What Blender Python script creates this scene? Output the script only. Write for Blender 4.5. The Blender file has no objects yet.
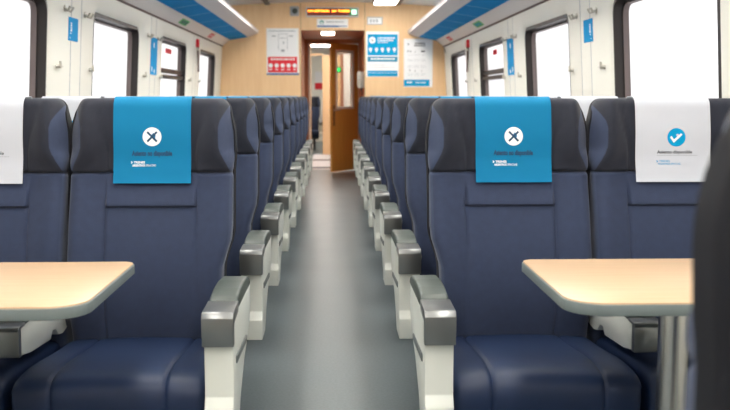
import bpy, bmesh, math, random
from mathutils import Vector, Matrix
random.seed(7)
C = bpy.context.scene.collection
EYE = 1.135
PI = math.pi

# ------------------------------------------------------------------ materials
def lin(c):
    def f(v):
        v /= 255.0
        return v / 12.92 if v <= 0.04045 else ((v + 0.055) / 1.055) ** 2.4
    return (f(c[0]), f(c[1]), f(c[2]), 1.0)

def mat(name, rgb, rough=0.5, metal=0.0, spec=0.5, noise=0.0, nscale=20.0, bump=0.0, bscale=200.0, emit=None, estr=0.0, coat=0.0, stretch=None, rgb2=None, sheen=0.0):
    m = bpy.data.materials.new(name); m.use_nodes = True
    nt = m.node_tree; N = nt.nodes; L = nt.links
    b = N['Principled BSDF']
    b.inputs['Base Color'].default_value = lin(rgb)
    b.inputs['Roughness'].default_value = rough
    b.inputs['Metallic'].default_value = metal
    b.inputs['Specular IOR Level'].default_value = spec
    b.inputs['Coat Weight'].default_value = coat
    if sheen:
        b.inputs['Sheen Weight'].default_value = sheen
    if noise or bump:
        tc = N.new('ShaderNodeTexCoord'); mp = N.new('ShaderNodeMapping')
        L.new(tc.outputs['Object'], mp.inputs['Vector'])
        if stretch: mp.inputs['Scale'].default_value = stretch
    if noise:
        nz = N.new('ShaderNodeTexNoise'); nz.inputs['Scale'].default_value = nscale; nz.inputs['Detail'].default_value = 5
        L.new(mp.outputs['Vector'], nz.inputs['Vector'])
        rp = N.new('ShaderNodeValToRGB')
        a = lin(rgb); c2 = lin(rgb2) if rgb2 else tuple(v * (1 - noise) for v in a[:3]) + (1,)
        rp.color_ramp.elements[0].position = 0.3; rp.color_ramp.elements[1].position = 0.7
        rp.color_ramp.elements[0].color = c2; rp.color_ramp.elements[1].color = a
        L.new(nz.outputs['Fac'], rp.inputs['Fac']); L.new(rp.outputs['Color'], b.inputs['Base Color'])
    if bump:
        nb = N.new('ShaderNodeTexNoise'); nb.inputs['Scale'].default_value = bscale; nb.inputs['Detail'].default_value = 3
        L.new(mp.outputs['Vector'], nb.inputs['Vector'])
        bp = N.new('ShaderNodeBump'); bp.inputs['Strength'].default_value = bump; bp.inputs['Distance'].default_value = 0.002
        L.new(nb.outputs['Fac'], bp.inputs['Height']); L.new(bp.outputs['Normal'], b.inputs['Normal'])
    if emit:
        b.inputs['Emission Color'].default_value = lin(emit); b.inputs['Emission Strength'].default_value = estr
    return m

M = {}
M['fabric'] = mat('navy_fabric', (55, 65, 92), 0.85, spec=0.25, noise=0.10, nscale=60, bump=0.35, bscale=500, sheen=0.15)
M['headfab'] = mat('charcoal_fabric', (36, 39, 52), 0.8, spec=0.3, noise=0.10, nscale=40, bump=0.25, bscale=400, sheen=0.1)
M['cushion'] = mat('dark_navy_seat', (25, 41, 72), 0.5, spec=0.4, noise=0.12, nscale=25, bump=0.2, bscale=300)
M['shell'] = mat('dark_shell', (20, 21, 28), 0.65, spec=0.25)
M['cream'] = mat('cream_plastic', (216, 219, 212), 0.36, noise=0.03, nscale=8)
M['pad'] = mat('grey_pad', (68, 76, 72), 0.5, bump=0.1, bscale=300)
M['silver'] = mat('satin_silver', (138, 140, 140), 0.33, metal=0.8, noise=0.05, nscale=15)
M['chrome'] = mat('brushed_steel', (188, 188, 186), 0.25, metal=0.95, noise=0.05, nscale=30, stretch=(1, 1, 0.05))
M['slot'] = mat('slot_grey', (92, 98, 98), 0.5)
M['base'] = mat('base_grey', (52, 56, 62), 0.5, metal=0.3)
M['wall'] = mat('cream_wall', (236, 234, 225), 0.45, noise=0.025, nscale=3)
M['wallw'] = mat('white_reveal', (240, 239, 234), 0.4)
M['ceil'] = mat('white_ceiling', (226, 224, 222), 0.5, noise=0.02, nscale=3)
M['frame'] = mat('black_window_frame', (46, 41, 40), 0.4, spec=0.4)
M['frame2'] = mat('brown_grey_gasket', (112, 100, 98), 0.5)
M['blue'] = mat('cover_blue', (2, 118, 163), 0.75, spec=0.25, noise=0.05, nscale=8, bump=0.15, bscale=600)
M['white'] = mat('cover_white', (198, 202, 211), 0.8, spec=0.2, noise=0.03, nscale=8, bump=0.15, bscale=600)
M['pwhite'] = mat('print_white', (238, 242, 244), 0.6)
M['pblue'] = mat('print_blue', (5, 152, 204), 0.6, spec=0.1)
M['pteal'] = mat('print_dark_teal', (4, 64, 100), 0.6)
M['pgrey'] = mat('print_grey', (70, 72, 80), 0.6)
M['plgrey'] = mat('print_light_grey', (165, 170, 178), 0.6)
M['pred'] = mat('print_red', (226, 48, 62), 0.6, spec=0.25)
M['pgreen'] = mat('print_green', (70, 175, 95), 0.5)
M['pnavy'] = mat('print_navy', (48, 108, 168), 0.5)
M['paper'] = mat('poster_paper', (238, 239, 242), 0.5)
M['stick'] = mat('sticker_blue', (2, 142, 204), 0.6, spec=0.1)
M['rackblue'] = mat('rack_blue', (2, 144, 216), 0.7, spec=0.06, noise=0.08, nscale=2)
M['lip'] = mat('rack_aluminium', (212, 208, 211), 0.5, metal=0.0, noise=0.03, nscale=5)
M['cove'] = mat('cove_white', (232, 226, 224), 0.4)
M['joint'] = mat('dark_joint', (92, 70, 62), 0.6)
M['wood'] = mat('beech_panel', (238, 200, 154), 0.45, noise=1, nscale=6, stretch=(4, 1, 0.5), rgb2=(232, 191, 144))
M['seam'] = mat('panel_seam', (150, 120, 90), 0.6)
M['corr'] = mat('corridor_brown', (204, 130, 86), 0.45, noise=1, nscale=5, stretch=(5, 5, 0.6), rgb2=(192, 120, 76))
M['lintel'] = mat('lintel_brown', (172, 120, 92), 0.5, noise=0.06, nscale=6)
M['door'] = mat('oak_door', (218, 162, 80), 0.45, noise=1, nscale=5, stretch=(8, 8, 0.6), rgb2=(206, 150, 70))
M['laminate'] = mat('table_laminate', (206, 176, 143), 0.35, noise=1, nscale=7, stretch=(0.7, 9, 1), rgb2=(198, 166, 132))
M['tedge'] = mat('table_edge_grey', (112, 122, 122), 0.45)
M['black'] = mat('black_plastic', (24, 24, 26), 0.4)
M['hook'] = mat('hook_metal', (200, 196, 186), 0.35, metal=0.4)
M['led'] = mat('led_panel', (70, 26, 6), 0.4, emit=(120, 40, 6), estr=0.35)
M['amber'] = mat('led_amber', (255, 170, 40), 0.5, emit=(255, 172, 60), estr=1.6)
M['exitg'] = mat('exit_green', (10, 110, 60), 0.4, emit=(5, 110, 60), estr=0.3)
M['exitw'] = mat('exit_white', (220, 255, 235), 0.4, emit=(205, 255, 230), estr=0.8)
M['lamp'] = mat('lamp_diffuser', (255, 252, 245), 0.5, emit=(255, 250, 240), estr=11.0)
M['lamp2'] = mat('corridor_lamp_diffuser', (255, 245, 230), 0.5, emit=(255, 242, 220), estr=10.0)
M['vfill'] = mat('vestibule_fill_diffuser', (255, 250, 245), 0.5, emit=(255, 248, 242), estr=13.0)
M['green_emit'] = mat('green_lamp', (20, 200, 80), 0.4, emit=(30, 220, 90), estr=1.5)

def floor_mat():
    m = bpy.data.materials.new('grey_vinyl_floor'); m.use_nodes = True
    nt = m.node_tree; N = nt.nodes; L = nt.links; b = N['Principled BSDF']
    tc = N.new('ShaderNodeTexCoord')
    n1 = N.new('ShaderNodeTexNoise'); n1.inputs['Scale'].default_value = 90; n1.inputs['Detail'].default_value = 4
    n2 = N.new('ShaderNodeTexNoise'); n2.inputs['Scale'].default_value = 2.5
    L.new(tc.outputs['Object'], n1.inputs['Vector']); L.new(tc.outputs['Object'], n2.inputs['Vector'])
    r = N.new('ShaderNodeValToRGB')
    r.color_ramp.elements[0].position = 0.35; r.color_ramp.elements[1].position = 0.7
    r.color_ramp.elements[0].color = lin((96, 105, 109)); r.color_ramp.elements[1].color = lin((107, 116, 120))
    L.new(n1.outputs['Fac'], r.inputs['Fac'])
    L.new(r.outputs['Color'], b.inputs['Base Color'])
    mr = N.new('ShaderNodeMapRange'); mr.inputs['To Min'].default_value = 0.30; mr.inputs['To Max'].default_value = 0.34; b.inputs['Specular IOR Level'].default_value = 0.27
    L.new(n2.outputs['Fac'], mr.inputs['Value']); L.new(mr.outputs['Result'], b.inputs['Roughness'])
    return m
M['floor'] = floor_mat()
def rack_lines():
    m = M['rackblue']; nt = m.node_tree; N = nt.nodes; L = nt.links; b = N['Principled BSDF']
    tc = N.new('ShaderNodeTexCoord'); sp = N.new('ShaderNodeSeparateXYZ'); L.new(tc.outputs['Object'], sp.inputs[0])
    dv = N.new('ShaderNodeMath'); dv.operation = 'DIVIDE'; dv.inputs[1].default_value = 0.78; L.new(sp.outputs['Y'], dv.inputs[0])
    fr = N.new('ShaderNodeMath'); fr.operation = 'FRACT'; L.new(dv.outputs[0], fr.inputs[0])
    lt = N.new('ShaderNodeMath'); lt.operation = 'LESS_THAN'; lt.inputs[1].default_value = 0.03; L.new(fr.outputs[0], lt.inputs[0])
    mx = N.new('ShaderNodeMix'); mx.data_type = 'RGBA'
    src = b.inputs['Base Color'].links[0].from_socket
    L.new(lt.outputs[0], mx.inputs['Factor']); L.new(src, mx.inputs['A']); mx.inputs['B'].default_value = lin((130, 200, 235)); L.new(mx.outputs['Result'], b.inputs['Base Color'])
rack_lines()

def glass_mat(name, tint=(1, 1, 1, 1), gl=0.06):
    m = bpy.data.materials.new(name); m.use_nodes = True
    nt = m.node_tree; N = nt.nodes; L = nt.links
    for n in list(N): N.remove(n)
    o = N.new('ShaderNodeOutputMaterial'); mx = N.new('ShaderNodeMixShader')
    t = N.new('ShaderNodeBsdfTransparent'); t.inputs['Color'].default_value = tint
    g = N.new('ShaderNodeBsdfGlossy'); g.inputs['Roughness'].default_value = 0.02
    mx.inputs['Fac'].default_value = gl
    L.new(t.outputs[0], mx.inputs[1]); L.new(g.outputs[0], mx.inputs[2]); L.new(mx.outputs[0], o.inputs['Surface'])
    return m
M['glass'] = glass_mat('window_glass', (0.97, 0.97, 0.97, 1))
M['dglass'] = glass_mat('door_glass', (0.95, 0.95, 0.93, 1), 0.10)

# ------------------------------------------------------------------ mesh helpers
def B(): return bmesh.new()

def box(bm, x0, x1, y0, y1, z0, z1, bev=0.0, seg=2):
    t = bmesh.new()
    bmesh.ops.create_cube(t, size=1.0)
    for v in t.verts:
        v.co = Vector(((x0 + x1) / 2 + v.co.x * (x1 - x0), (y0 + y1) / 2 + v.co.y * (y1 - y0), (z0 + z1) / 2 + v.co.z * (z1 - z0)))
    if bev > 0:
        bmesh.ops.bevel(t, geom=t.edges[:], offset=bev, segments=seg, affect='EDGES', profile=0.5)
    merge(bm, t)

def merge(bm, t):
    mp = {}
    for v in t.verts: mp[v] = bm.verts.new(v.co)
    for f in t.faces:
        try: bm.faces.new([mp[v] for v in f.verts])
        except ValueError: pass
    t.free()

def prism(bm, pts, a0, a1, axes='yz', bev=0.0, seg=2):
    """polygon in two axes extruded along the third between a0 and a1"""
    t = bmesh.new()
    def P(p, a):
        if axes == 'yz': return Vector((a, p[0], p[1]))
        if axes == 'xz': return Vector((p[0], a, p[1]))
        return Vector((p[0], p[1], a))
    A = [t.verts.new(P(p, a0)) for p in pts]; Bv = [t.verts.new(P(p, a1)) for p in pts]
    t.faces.new(A); t.faces.new(Bv[::-1])
    n = len(pts)
    for i in range(n):
        t.faces.new([A[i], Bv[i], Bv[(i + 1) % n], A[(i + 1) % n]])
    bmesh.ops.recalc_face_normals(t, faces=t.faces[:])
    if bev > 0:
        bmesh.ops.bevel(t, geom=t.edges[:], offset=bev, segments=seg, affect='EDGES', profile=0.5, clamp_overlap=True)
    merge(bm, t)

def tube(bm, p0, p1, r, n=20, r1=None, caps=True):
    p0 = Vector(p0); p1 = Vector(p1); d = (p1 - p0).normalized()
    u = d.orthogonal().normalized(); w = d.cross(u)
    r1 = r if r1 is None else r1
    A = []; Bv = []
    for i in range(n):
        a = 2 * PI * i / n; k = u * math.cos(a) + w * math.sin(a)
        A.append(bm.verts.new(p0 + k * r)); Bv.append(bm.verts.new(p1 + k * r1))
    for i in range(n):
        bm.faces.new([A[i], A[(i + 1) % n], Bv[(i + 1) % n], Bv[i]])
    if caps:
        bm.faces.new(A[::-1]); bm.faces.new(Bv)

def obj(name, bm, m, parent=None, smooth=35, recalc=True):
    if recalc: bmesh.ops.recalc_face_normals(bm, faces=bm.faces[:])
    me = bpy.data.meshes.new(name); bm.to_mesh(me); bm.free()
    if smooth:
        for p in me.polygons: p.use_smooth = True
        me.set_sharp_from_angle(angle=math.radians(smooth))
    me.materials.append(M[m] if isinstance(m, str) else m)
    o = bpy.data.objects.new(name, me); C.objects.link(o)
    if parent is not None: o.parent = parent
    return o

def tag(o, label, cat, group=None):
    o['label'] = label; o['category'] = cat
    if group: o['group'] = group
    return o

def thing(name, label, cat, loc=(0, 0, 0), rotz=0, group=None):
    o = bpy.data.objects.new(name, None); C.objects.link(o)
    o.empty_display_size = 0.1
    o.location = loc; o.rotation_euler = (0, 0, rotz)
    return tag(o, label, cat, group)

def struct(name, bm, m, parent=None, **k):
    o = obj(name, bm, m, parent, **k)
    if parent is None: o['kind'] = 'structure'
    return o

def copy_tree(o, parent=None):
    c = o.copy(); C.objects.link(c)
    if parent is not None: c.parent = parent
    for ch in list(o.children): copy_tree(ch, c)
    return c

# ------------------------------------------------------------------ seat surfaces
# seat-local frame: x across, y = 0 at the cushion front, +y towards the backrest, z up
HW = 0.246; VT = 1.128; VJ = 0.903
def ss(a, b, x):
    t = max(0, min(1, (x - a) / (b - a))); return t * t * (3 - 2 * t)
PROF = [(0.30, 0.53), (0.40, 0.515), (0.50, 0.500), (0.60, 0.503), (0.70, 0.522), (0.80, 0.553), (0.88, 0.580), (0.95, 0.590), (1.02, 0.594), (1.08, 0.604), (1.14, 0.616)]
def base_y(v):
    P = PROF
    if v <= P[0][0]: return P[0][1]
    for i in range(len(P) - 1):
        if v <= P[i + 1][0]:
            p0 = P[max(i - 1, 0)]; p1 = P[i]; p2 = P[i + 1]; p3 = P[min(i + 2, len(P) - 1)]
            t = (v - p1[0]) / (p2[0] - p1[0])
            m1 = (p2[1] - p0[1]) / (p2[0] - p0[0]) * (p2[0] - p1[0]); m2 = (p3[1] - p1[1]) / (p3[0] - p1[0]) * (p2[0] - p1[0])
            return (2*t**3-3*t*t+1)*p1[1] + (t**3-2*t*t+t)*m1 + (-2*t**3+3*t*t)*p2[1] + (t**3-t*t)*m2
    return P[-1][1]
def half_w(v):
    w = HW - 0.004 * ss(0.5, 0.3, v)
    w -= 0.012 * ss(1.0, 1.13, v)
    w += 0.004 * ss(0.90, 0.96, v) * (1 - ss(1.03, 1.09, v))
    rc = 0.040
    if v > VT - rc:
        t = (v - (VT - rc)) / rc
        w -= 0.030 * (1 - math.sqrt(max(0, 1 - t * t)))
    return w
def gauss(x, s): return math.exp(-(x / s) ** 2)
def front_y(u, v, head=False):
    y = base_y(v); a = abs(u)
    # lumbar side bolsters and headrest wings
    if v <= VJ + 0.0001 and not head:
        y -= 0.022 * ss(0.14, 0.215, a) * ss(0.40, 0.55, v)
        if v < 0.86:
            y += 0.007 * gauss(a - 0.137, 0.0045)
        y -= 0.010 * ss(0.798, 0.804, v) * (1 - ss(0.132, 0.140, a)) * (1 - ss(0.80, 0.90, v))
        if a < 0.14: y += 0.006 * gauss(v - 0.800, 0.005)
        y += 0.010 * ss(VJ - 0.010, VJ, v) ** 2
    else:
        k = ss(VJ, VJ + 0.075, v)
        crest = 0.232 - 0.034 * k
        wing = ss(0.120, crest, a)
        y -= (0.018 + 0.022 * k) * wing * (1 - 0.35 * ss(1.05, 1.13, v)) + 0.004
        y += (0.020 + 0.035 * k) * ss(crest - 0.004, crest + 0.045, a) * k
        y += 0.007 * gauss(a - (0.130 + 0.035 * ss(0.92, 1.1, v) ** 2), 0.006)
        y += 0.010 * (1 - ss(VJ, VJ + 0.010, v)) ** 2
    return y
NAR = 0
def thick(v): return 0.135 - 0.045 * ss(0.55, 0.95, v)
def section(v, head, ro=0.0, shr=0.0):
    """closed loop of one height: front left to right, then back right to left"""
    w = half_w(v) - shr
    us = [-1, -.995, -.98, -.955, -.92, -.88, -.84, -.80, -.75, -.70, -.65, -.60, -.575, -.56, -.548, -.536, -.52, -.50, -.45, -.35, -.2, 0]
    us = us + [-q for q in us[-2::-1]]
    r = 0.034
    out = []
    def nw(q): return w - (0.030 * (1 - ss(0.60, 0.73, v)) if q * NAR > 0 else 0.0)
    for q in us:
        u = q * nw(q)
        y = front_y(u, v, head)
        e = nw(q) - abs(u)
        if e < r: y += r * (1 - math.sqrt(max(0, 1 - ((r - e) / r) ** 2)))
        out.append((u, y + ro))
    yb = base_y(v) + thick(v)
    for q in (1, .985, .94, .8, .4, 0, -.4, -.8, -.94, -.985, -1):
        u = q * nw(q); e = nw(q) - abs(u); rb = 0.02
        y = yb
        if e < rb: y -= rb * (1 - math.sqrt(max(0, 1 - ((rb - e) / rb) ** 2)))
        out.append((u, y - ro))
    return out
def loft(vs, head):
    bm = B(); prev = None; first = None
    for v, ro, shr in vs:
        L = [bm.verts.new((u, y, v)) for u, y in section(v, head, ro, shr)]
        if prev:
            n = len(L)
            for i in range(n):
                bm.faces.new([prev[i], prev[(i + 1) % n], L[(i + 1) % n], L[i]])
        else: first = L
        prev = L
    def cap(L, nf):
        # strips between the front run and the back run
        f = L[:nf]; b = L[nf:][::-1]
        i = j = 0
        while i < len(f) - 1 or j < len(b) - 1:
            if j == len(b) - 1 or (i < len(f) - 1 and f[i + 1].co.x <= b[j + 1].co.x):
                bm.faces.new([f[i], f[i + 1], b[j]]); i += 1
            else:
                bm.faces.new([f[i], b[j + 1], b[j]]); j += 1
    nf = 43
    cap(first, nf); cap(prev, nf)
    return bm
RT = 0.026
def top_rows():
    rows = []
    for a in range(0, 91, 15):
        A = math.radians(a)
        rows.append((VT - RT + RT * math.sin(A), RT * (1 - math.cos(A)), 0.0))
    return rows
def backrest_bm():
    vs = [0.34, 0.38, 0.42, 0.46, 0.5, 0.54, 0.58, 0.62, 0.66, 0.7, 0.74, 0.77, 0.785, 0.792, 0.796, 0.799, 0.802, 0.806, 0.812, 0.82, 0.84, 0.86, 0.875, 0.888, 0.893, 0.897, 0.900, VJ]
    return loft([(v, 0, 0.003 * ss(VJ - 0.012, VJ, v)) for v in vs], False)
def headrest_bm():
    vs = [VJ + 0.001, 0.906, 0.910, 0.917, 0.925, 0.94, 0.96, 0.98, 1.0, 1.02, 1.04, 1.06, 1.08, 1.09]
    return loft([(v, 0, 0.003 * (1 - ss(VJ, VJ + 0.012, v))) for v in vs] + top_rows(), True)

def cushion_bm(w):
    bm = B()
    hw = w / 2; nx = 40; prof = []
    # profile (y, z): underside front, rounded nose, top running back
    prof = [(0.505, 0.27), (0.06, 0.27), (0.025, 0.285), (0.010, 0.31), (0.002, 0.345), (0.000, 0.370), (0.003, 0.390), (0.012, 0.406), (0.026, 0.417), (0.045, 0.424), (0.08, 0.428), (0.14, 0.4285), (0.22, 0.423), (0.32, 0.412), (0.42, 0.403), (0.48, 0.399), (0.513, 0.397)]
    xs = []
    sx = hw - 0.10
    for q in (-1, -.985, -.96, -.92, -.85, -.75): xs.append(q * hw)
    xs += [-sx - 0.012, -sx - 0.006, -sx, -sx + 0.006, -sx + 0.012]
    xs += [-0.08, -0.04, 0]
    xs = sorted(set(xs)); xs = xs + [-x for x in xs[::-1] if abs(x) > 1e-6]
    rows = []
    for (y, z) in prof:
        r = []
        for x in xs:
            e = hw - abs(x); rr = 0.03; d = 0
            if e < rr: d = rr * (1 - math.sqrt(max(0, 1 - ((rr - e) / rr) ** 2)))
            g = 0.007 * gauss(abs(x) - sx, 0.005)
            crown = 0.010 * (1 - (x / hw) ** 2)
            yy = y; zz = z
            if z > 0.395 or y > 0.05:
                if z > 0.3: zz = z - d * 0.7 - g + crown
            else:
                yy = y + d * 0.8 + g
                if z > 0.3: zz = z + crown * (z - 0.3) / 0.1
            r.append(bm.verts.new((x, yy, zz)))
        rows.append(r)
    for i in range(len(rows) - 1):
        for j in range(len(xs) - 1):
            bm.faces.new([rows[i][j], rows[i][j + 1], rows[i + 1][j + 1], rows[i + 1][j]])
    for j in (0, len(xs) - 1):
        bm.faces.new([r[j] for r in rows])
    bm.faces.new(rows[0] + rows[-1][::-1])
    return bm

def mesh_of(name, bm, m, smooth=35):
    bmesh.ops.recalc_face_normals(bm, faces=bm.faces[:])
    me = bpy.data.meshes.new(name); bm.to_mesh(me); bm.free()
    for p in me.polygons: p.use_smooth = True
    me.set_sharp_from_angle(angle=math.radians(smooth))
    me.materials.append(M[m]); return me
def shell_bm():
    """moulded shell wrapping the back and the rear half of both sides"""
    bm = B(); prev = None
    vs = [0.36 + (1.085 - 0.36) * i / 36 for i in range(37)] + [VT - RT + RT * math.sin(math.radians(a)) for a in (0, 15, 30, 45, 60, 75, 84)]
    for v in vs:
        w = half_w(v) - 0.030 * (1 - ss(0.60, 0.73, v)); yb = base_y(v) + thick(v)
        if v > VT - RT: yb -= RT * (1 - math.sqrt(1 - ((v - VT + RT) / RT) ** 2))
        fl = 0.062 * (1 - 0.65 * ss(VT - 0.06, VT, v))
        def run(o):
            half = [(w + min(o, 0.002), yb - fl), (w + min(o, 0.002), yb - 0.022), (w + o - 0.003, yb - 0.010), (w + o - 0.010, yb + o - 0.003), (w + o - 0.022, yb + o), (w * 0.5, yb + o)]
            return [(-x, y) for x, y in half] + [(0, yb + o)] + half[::-1]
        L = [bm.verts.new((x, y, v)) for x, y in run(0.005 - 0.003 * ss(1.04, 1.09, v)) + run(-0.002)[::-1]]
        n = len(L)
        if prev:
            for a in range(n): bm.faces.new([prev[a], prev[(a + 1) % n], L[(a + 1) % n], L[a]])
        for cap_ in ([L] if v in (vs[0], vs[-1]) else []):
            h = n // 2
            for a in range(h - 1): bm.faces.new([L[a], L[a + 1], L[n - 2 - a], L[n - 1 - a]])
        prev = L
    return bm
ME_SHELL = mesh_of('back_shell', shell_bm(), 'shell', 40)
ME_BACK = {}
for NAR in (-1, 0, 1): ME_BACK[NAR] = mesh_of('backrest', backrest_bm(), 'fabric', 50)
NAR = 0
ME_HEAD = mesh_of('headrest', headrest_bm(), 'headfab', 50)
def band_mat(name, inner):
    """upholstery with an outer side band whose cloth colour has side light mixed in; the seam follows the mesh attribute 'band'"""
    m = mat(name, inner, 0.83, spec=0.27, bump=0.3, bscale=450, sheen=0.12)
    nt = m.node_tree; N = nt.nodes; L = nt.links; b = N['Principled BSDF']
    at = N.new('ShaderNodeAttribute'); at.attribute_name = 'band'
    mr = N.new('ShaderNodeMapRange'); mr.inputs['From Min'].default_value = -0.0015; mr.inputs['From Max'].default_value = 0.0015
    tc = N.new('ShaderNodeTexCoord'); nz = N.new('ShaderNodeTexNoise'); nz.inputs['Scale'].default_value = 45; nz.inputs['Detail'].default_value = 4
    mx = N.new('ShaderNodeMix'); mx.data_type = 'RGBA'; mx.inputs['A'].default_value = lin(inner); mx.inputs['B'].default_value = lin((61, 72, 99))  # band cloth lightened to carry the light caught on the seat sides
    ml = N.new('ShaderNodeMix'); ml.data_type = 'RGBA'; ml.blend_type = 'MULTIPLY'; ml.inputs['Factor'].default_value = 0.25
    L.new(at.outputs['Fac'], mr.inputs['Value']); L.new(mr.outputs['Result'], mx.inputs['Factor'])
    L.new(tc.outputs['Object'], nz.inputs['Vector']); L.new(mx.outputs['Result'], ml.inputs['A']); L.new(nz.outputs['Fac'], ml.inputs['B'])
    L.new(ml.outputs['Result'], b.inputs['Base Color'])
    return m
M['headband'] = band_mat('charcoal_headrest_cloth', (40, 43, 55)); M['backband'] = band_mat('navy_backrest_cloth', (52, 62, 88))
ME_HEAD.materials[0] = M['headband']
A_ = ME_HEAD.attributes.new('band', 'FLOAT', 'POINT')
for q in ME_HEAD.vertices:
    v = q.co.z; k = ss(VJ - 0.01, VJ + 0.085, v)
    A_.data[q.index].value = abs(q.co.x) - (0.240 - 0.034 * k + 0.030 * ss(1.04, 1.125, v))
for n_, me_ in ME_BACK.items():
    me_.materials[0] = M['backband']
    A_ = me_.attributes.new('band', 'FLOAT', 'POINT')
    for q in me_.vertices:
        e = half_w(q.co.z) - (0.030 * (1 - ss(0.60, 0.73, q.co.z)) if q.co.x * n_ > 0 else 0)
        A_.data[q.index].value = abs(q.co.x) - (e - 0.008)
def link(name, me, parent):
    o = bpy.data.objects.new(name, me); C.objects.link(o); o.parent = parent; return o

CXS = {('aisle', -1): 0.543, ('window', -1): 1.049, ('aisle', 1): 0.553, ('window', 1): 1.057}     # seat centres from the aisle's middle line

def make_seat(kind, side, label, group):
    """kind 'aisle'/'window'; side +1 right of the aisle, -1 left (for a seat facing the camera)"""
    t = thing('passenger_chair', label, 'seat', group=group)
    CX_A = CXS[('aisle', side)]; CX_W = CXS[('window', side)]
    link('backrest', ME_BACK[-side if kind == 'aisle' else 0], t); link('headrest', ME_HEAD, t)
    if kind == 'aisle':
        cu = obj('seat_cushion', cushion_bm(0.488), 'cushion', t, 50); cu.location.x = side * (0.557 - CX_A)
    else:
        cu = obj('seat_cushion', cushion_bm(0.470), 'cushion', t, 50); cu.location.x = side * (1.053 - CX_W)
    # under-frame
    bm = B(); box(bm, -0.22, 0.22, 0.06, 0.54, 0.235, 0.272, 0.008)
    obj('seat_frame', bm, 'base', t)
    for sx in (-0.13, 0.13):
        bm = B(); prism(bm, [(0.12, 0.0), (0.46, 0.0), (0.46, 0.03), (0.36, 0.05), (0.33, 0.24), (0.22, 0.24), (0.20, 0.05), (0.12, 0.03)], sx - 0.025, sx + 0.025, 'yz', 0.006)
        obj('leg', bm, 'base', t)
    link('back_shell', ME_SHELL, t)
    if kind == 'aisle':
        xa = -side * (CX_A - 0.235); xb = -side * (CX_A - 0.311)        # aisle face, seat face
        x0, x1 = min(xa, xb), max(xa, xb)
        bm = B()
        prism(bm, [(-0.028, 0.585), (0.445, 0.585), (0.446, 0.520), (0.400, 0.462), (0.25, 0.412), (0.14, 0.345), (0.095, 0.295), (-0.045, 0.295), (-0.045, 0.365), (-0.026, 0.392), (-0.026, 0.52)], x0 + 0.002, x1 - 0.002, 'yz', 0.003)
        ar = obj('armrest', bm, 'cream', t)
        bm = B()
        prism(bm, [(0.085, 0.585), (0.085, 0.612), (0.11, 0.621), (0.17, 0.628), (0.27, 0.629), (0.38, 0.620), (0.43, 0.608), (0.452, 0.595), (0.452, 0.580)], x0 + 0.001, x1 - 0.001, 'yz', 0.010, 3)
        obj('armrest_pad', bm, 'pad', ar)
        bm = B()
        prism(bm, [(-0.046, 0.524), (-0.050, 0.596), (-0.040, 0.610), (0.085, 0.612), (0.085, 0.585), (-0.018, 0.578), (-0.018, 0.524)], x0 - 0.001, x1 + 0.001, 'yz', 0.002)
        obj('end_cap', bm, 'silver', ar)
        bm = B()
        xs = xa + (0.0015 if side > 0 else -0.0015)
        prism(bm, [(0.03, 0.462), (0.03, 0.482), (0.30, 0.468), (0.30, 0.450)], xs - 0.003, xs + 0.003, 'yz', 0.002)
        obj('tray_slot', bm, 'slot', ar)
        bm = B(); tube(bm, (x1 - 0.004 if side > 0 else x0 + 0.004, 0.0, 0.575), (x1 + 0.006 if side > 0 else x0 - 0.006, 0.0, 0.575), 0.007, 12)
        obj('pivot_pin', bm, 'silver', ar)
    else:
        xa = -side * (CX_W - 0.804); xb = -side * (CX_W - 0.878)
        x0, x1 = min(xa, xb), max(xa, xb)
        bm = B()
        prism(bm, [(0.12, 0.462), (0.12, 0.535), (0.60, 0.545), (0.62, 0.44), (0.50, 0.425), (0.46, 0.432), (0.43, 0.455), (0.40, 0.458), (0.38, 0.436), (0.20, 0.448)], x0, x1, 'yz', 0.005)
        ar = obj('middle_armrest', bm, 'cream', t)
        bm = B()
        prism(bm, [(0.10, 0.460), (0.098, 0.53), (0.108, 0.540), (0.16, 0.543), (0.16, 0.533), (0.122, 0.531), (0.122, 0.460)], x0 - 0.002, x1 + 0.002, 'yz', 0.004)
        obj('end_cap', bm, 'silver', ar)
        bm = B(); prism(bm, [(0.16, 0.533), (0.16, 0.548), (0.25, 0.562), (0.48, 0.565), (0.52, 0.552), (0.52, 0.535)], x0 - 0.001, x1 + 0.001, 'yz', 0.008)
        obj('armrest_pad', bm, 'pad', ar)
    return t

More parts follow.
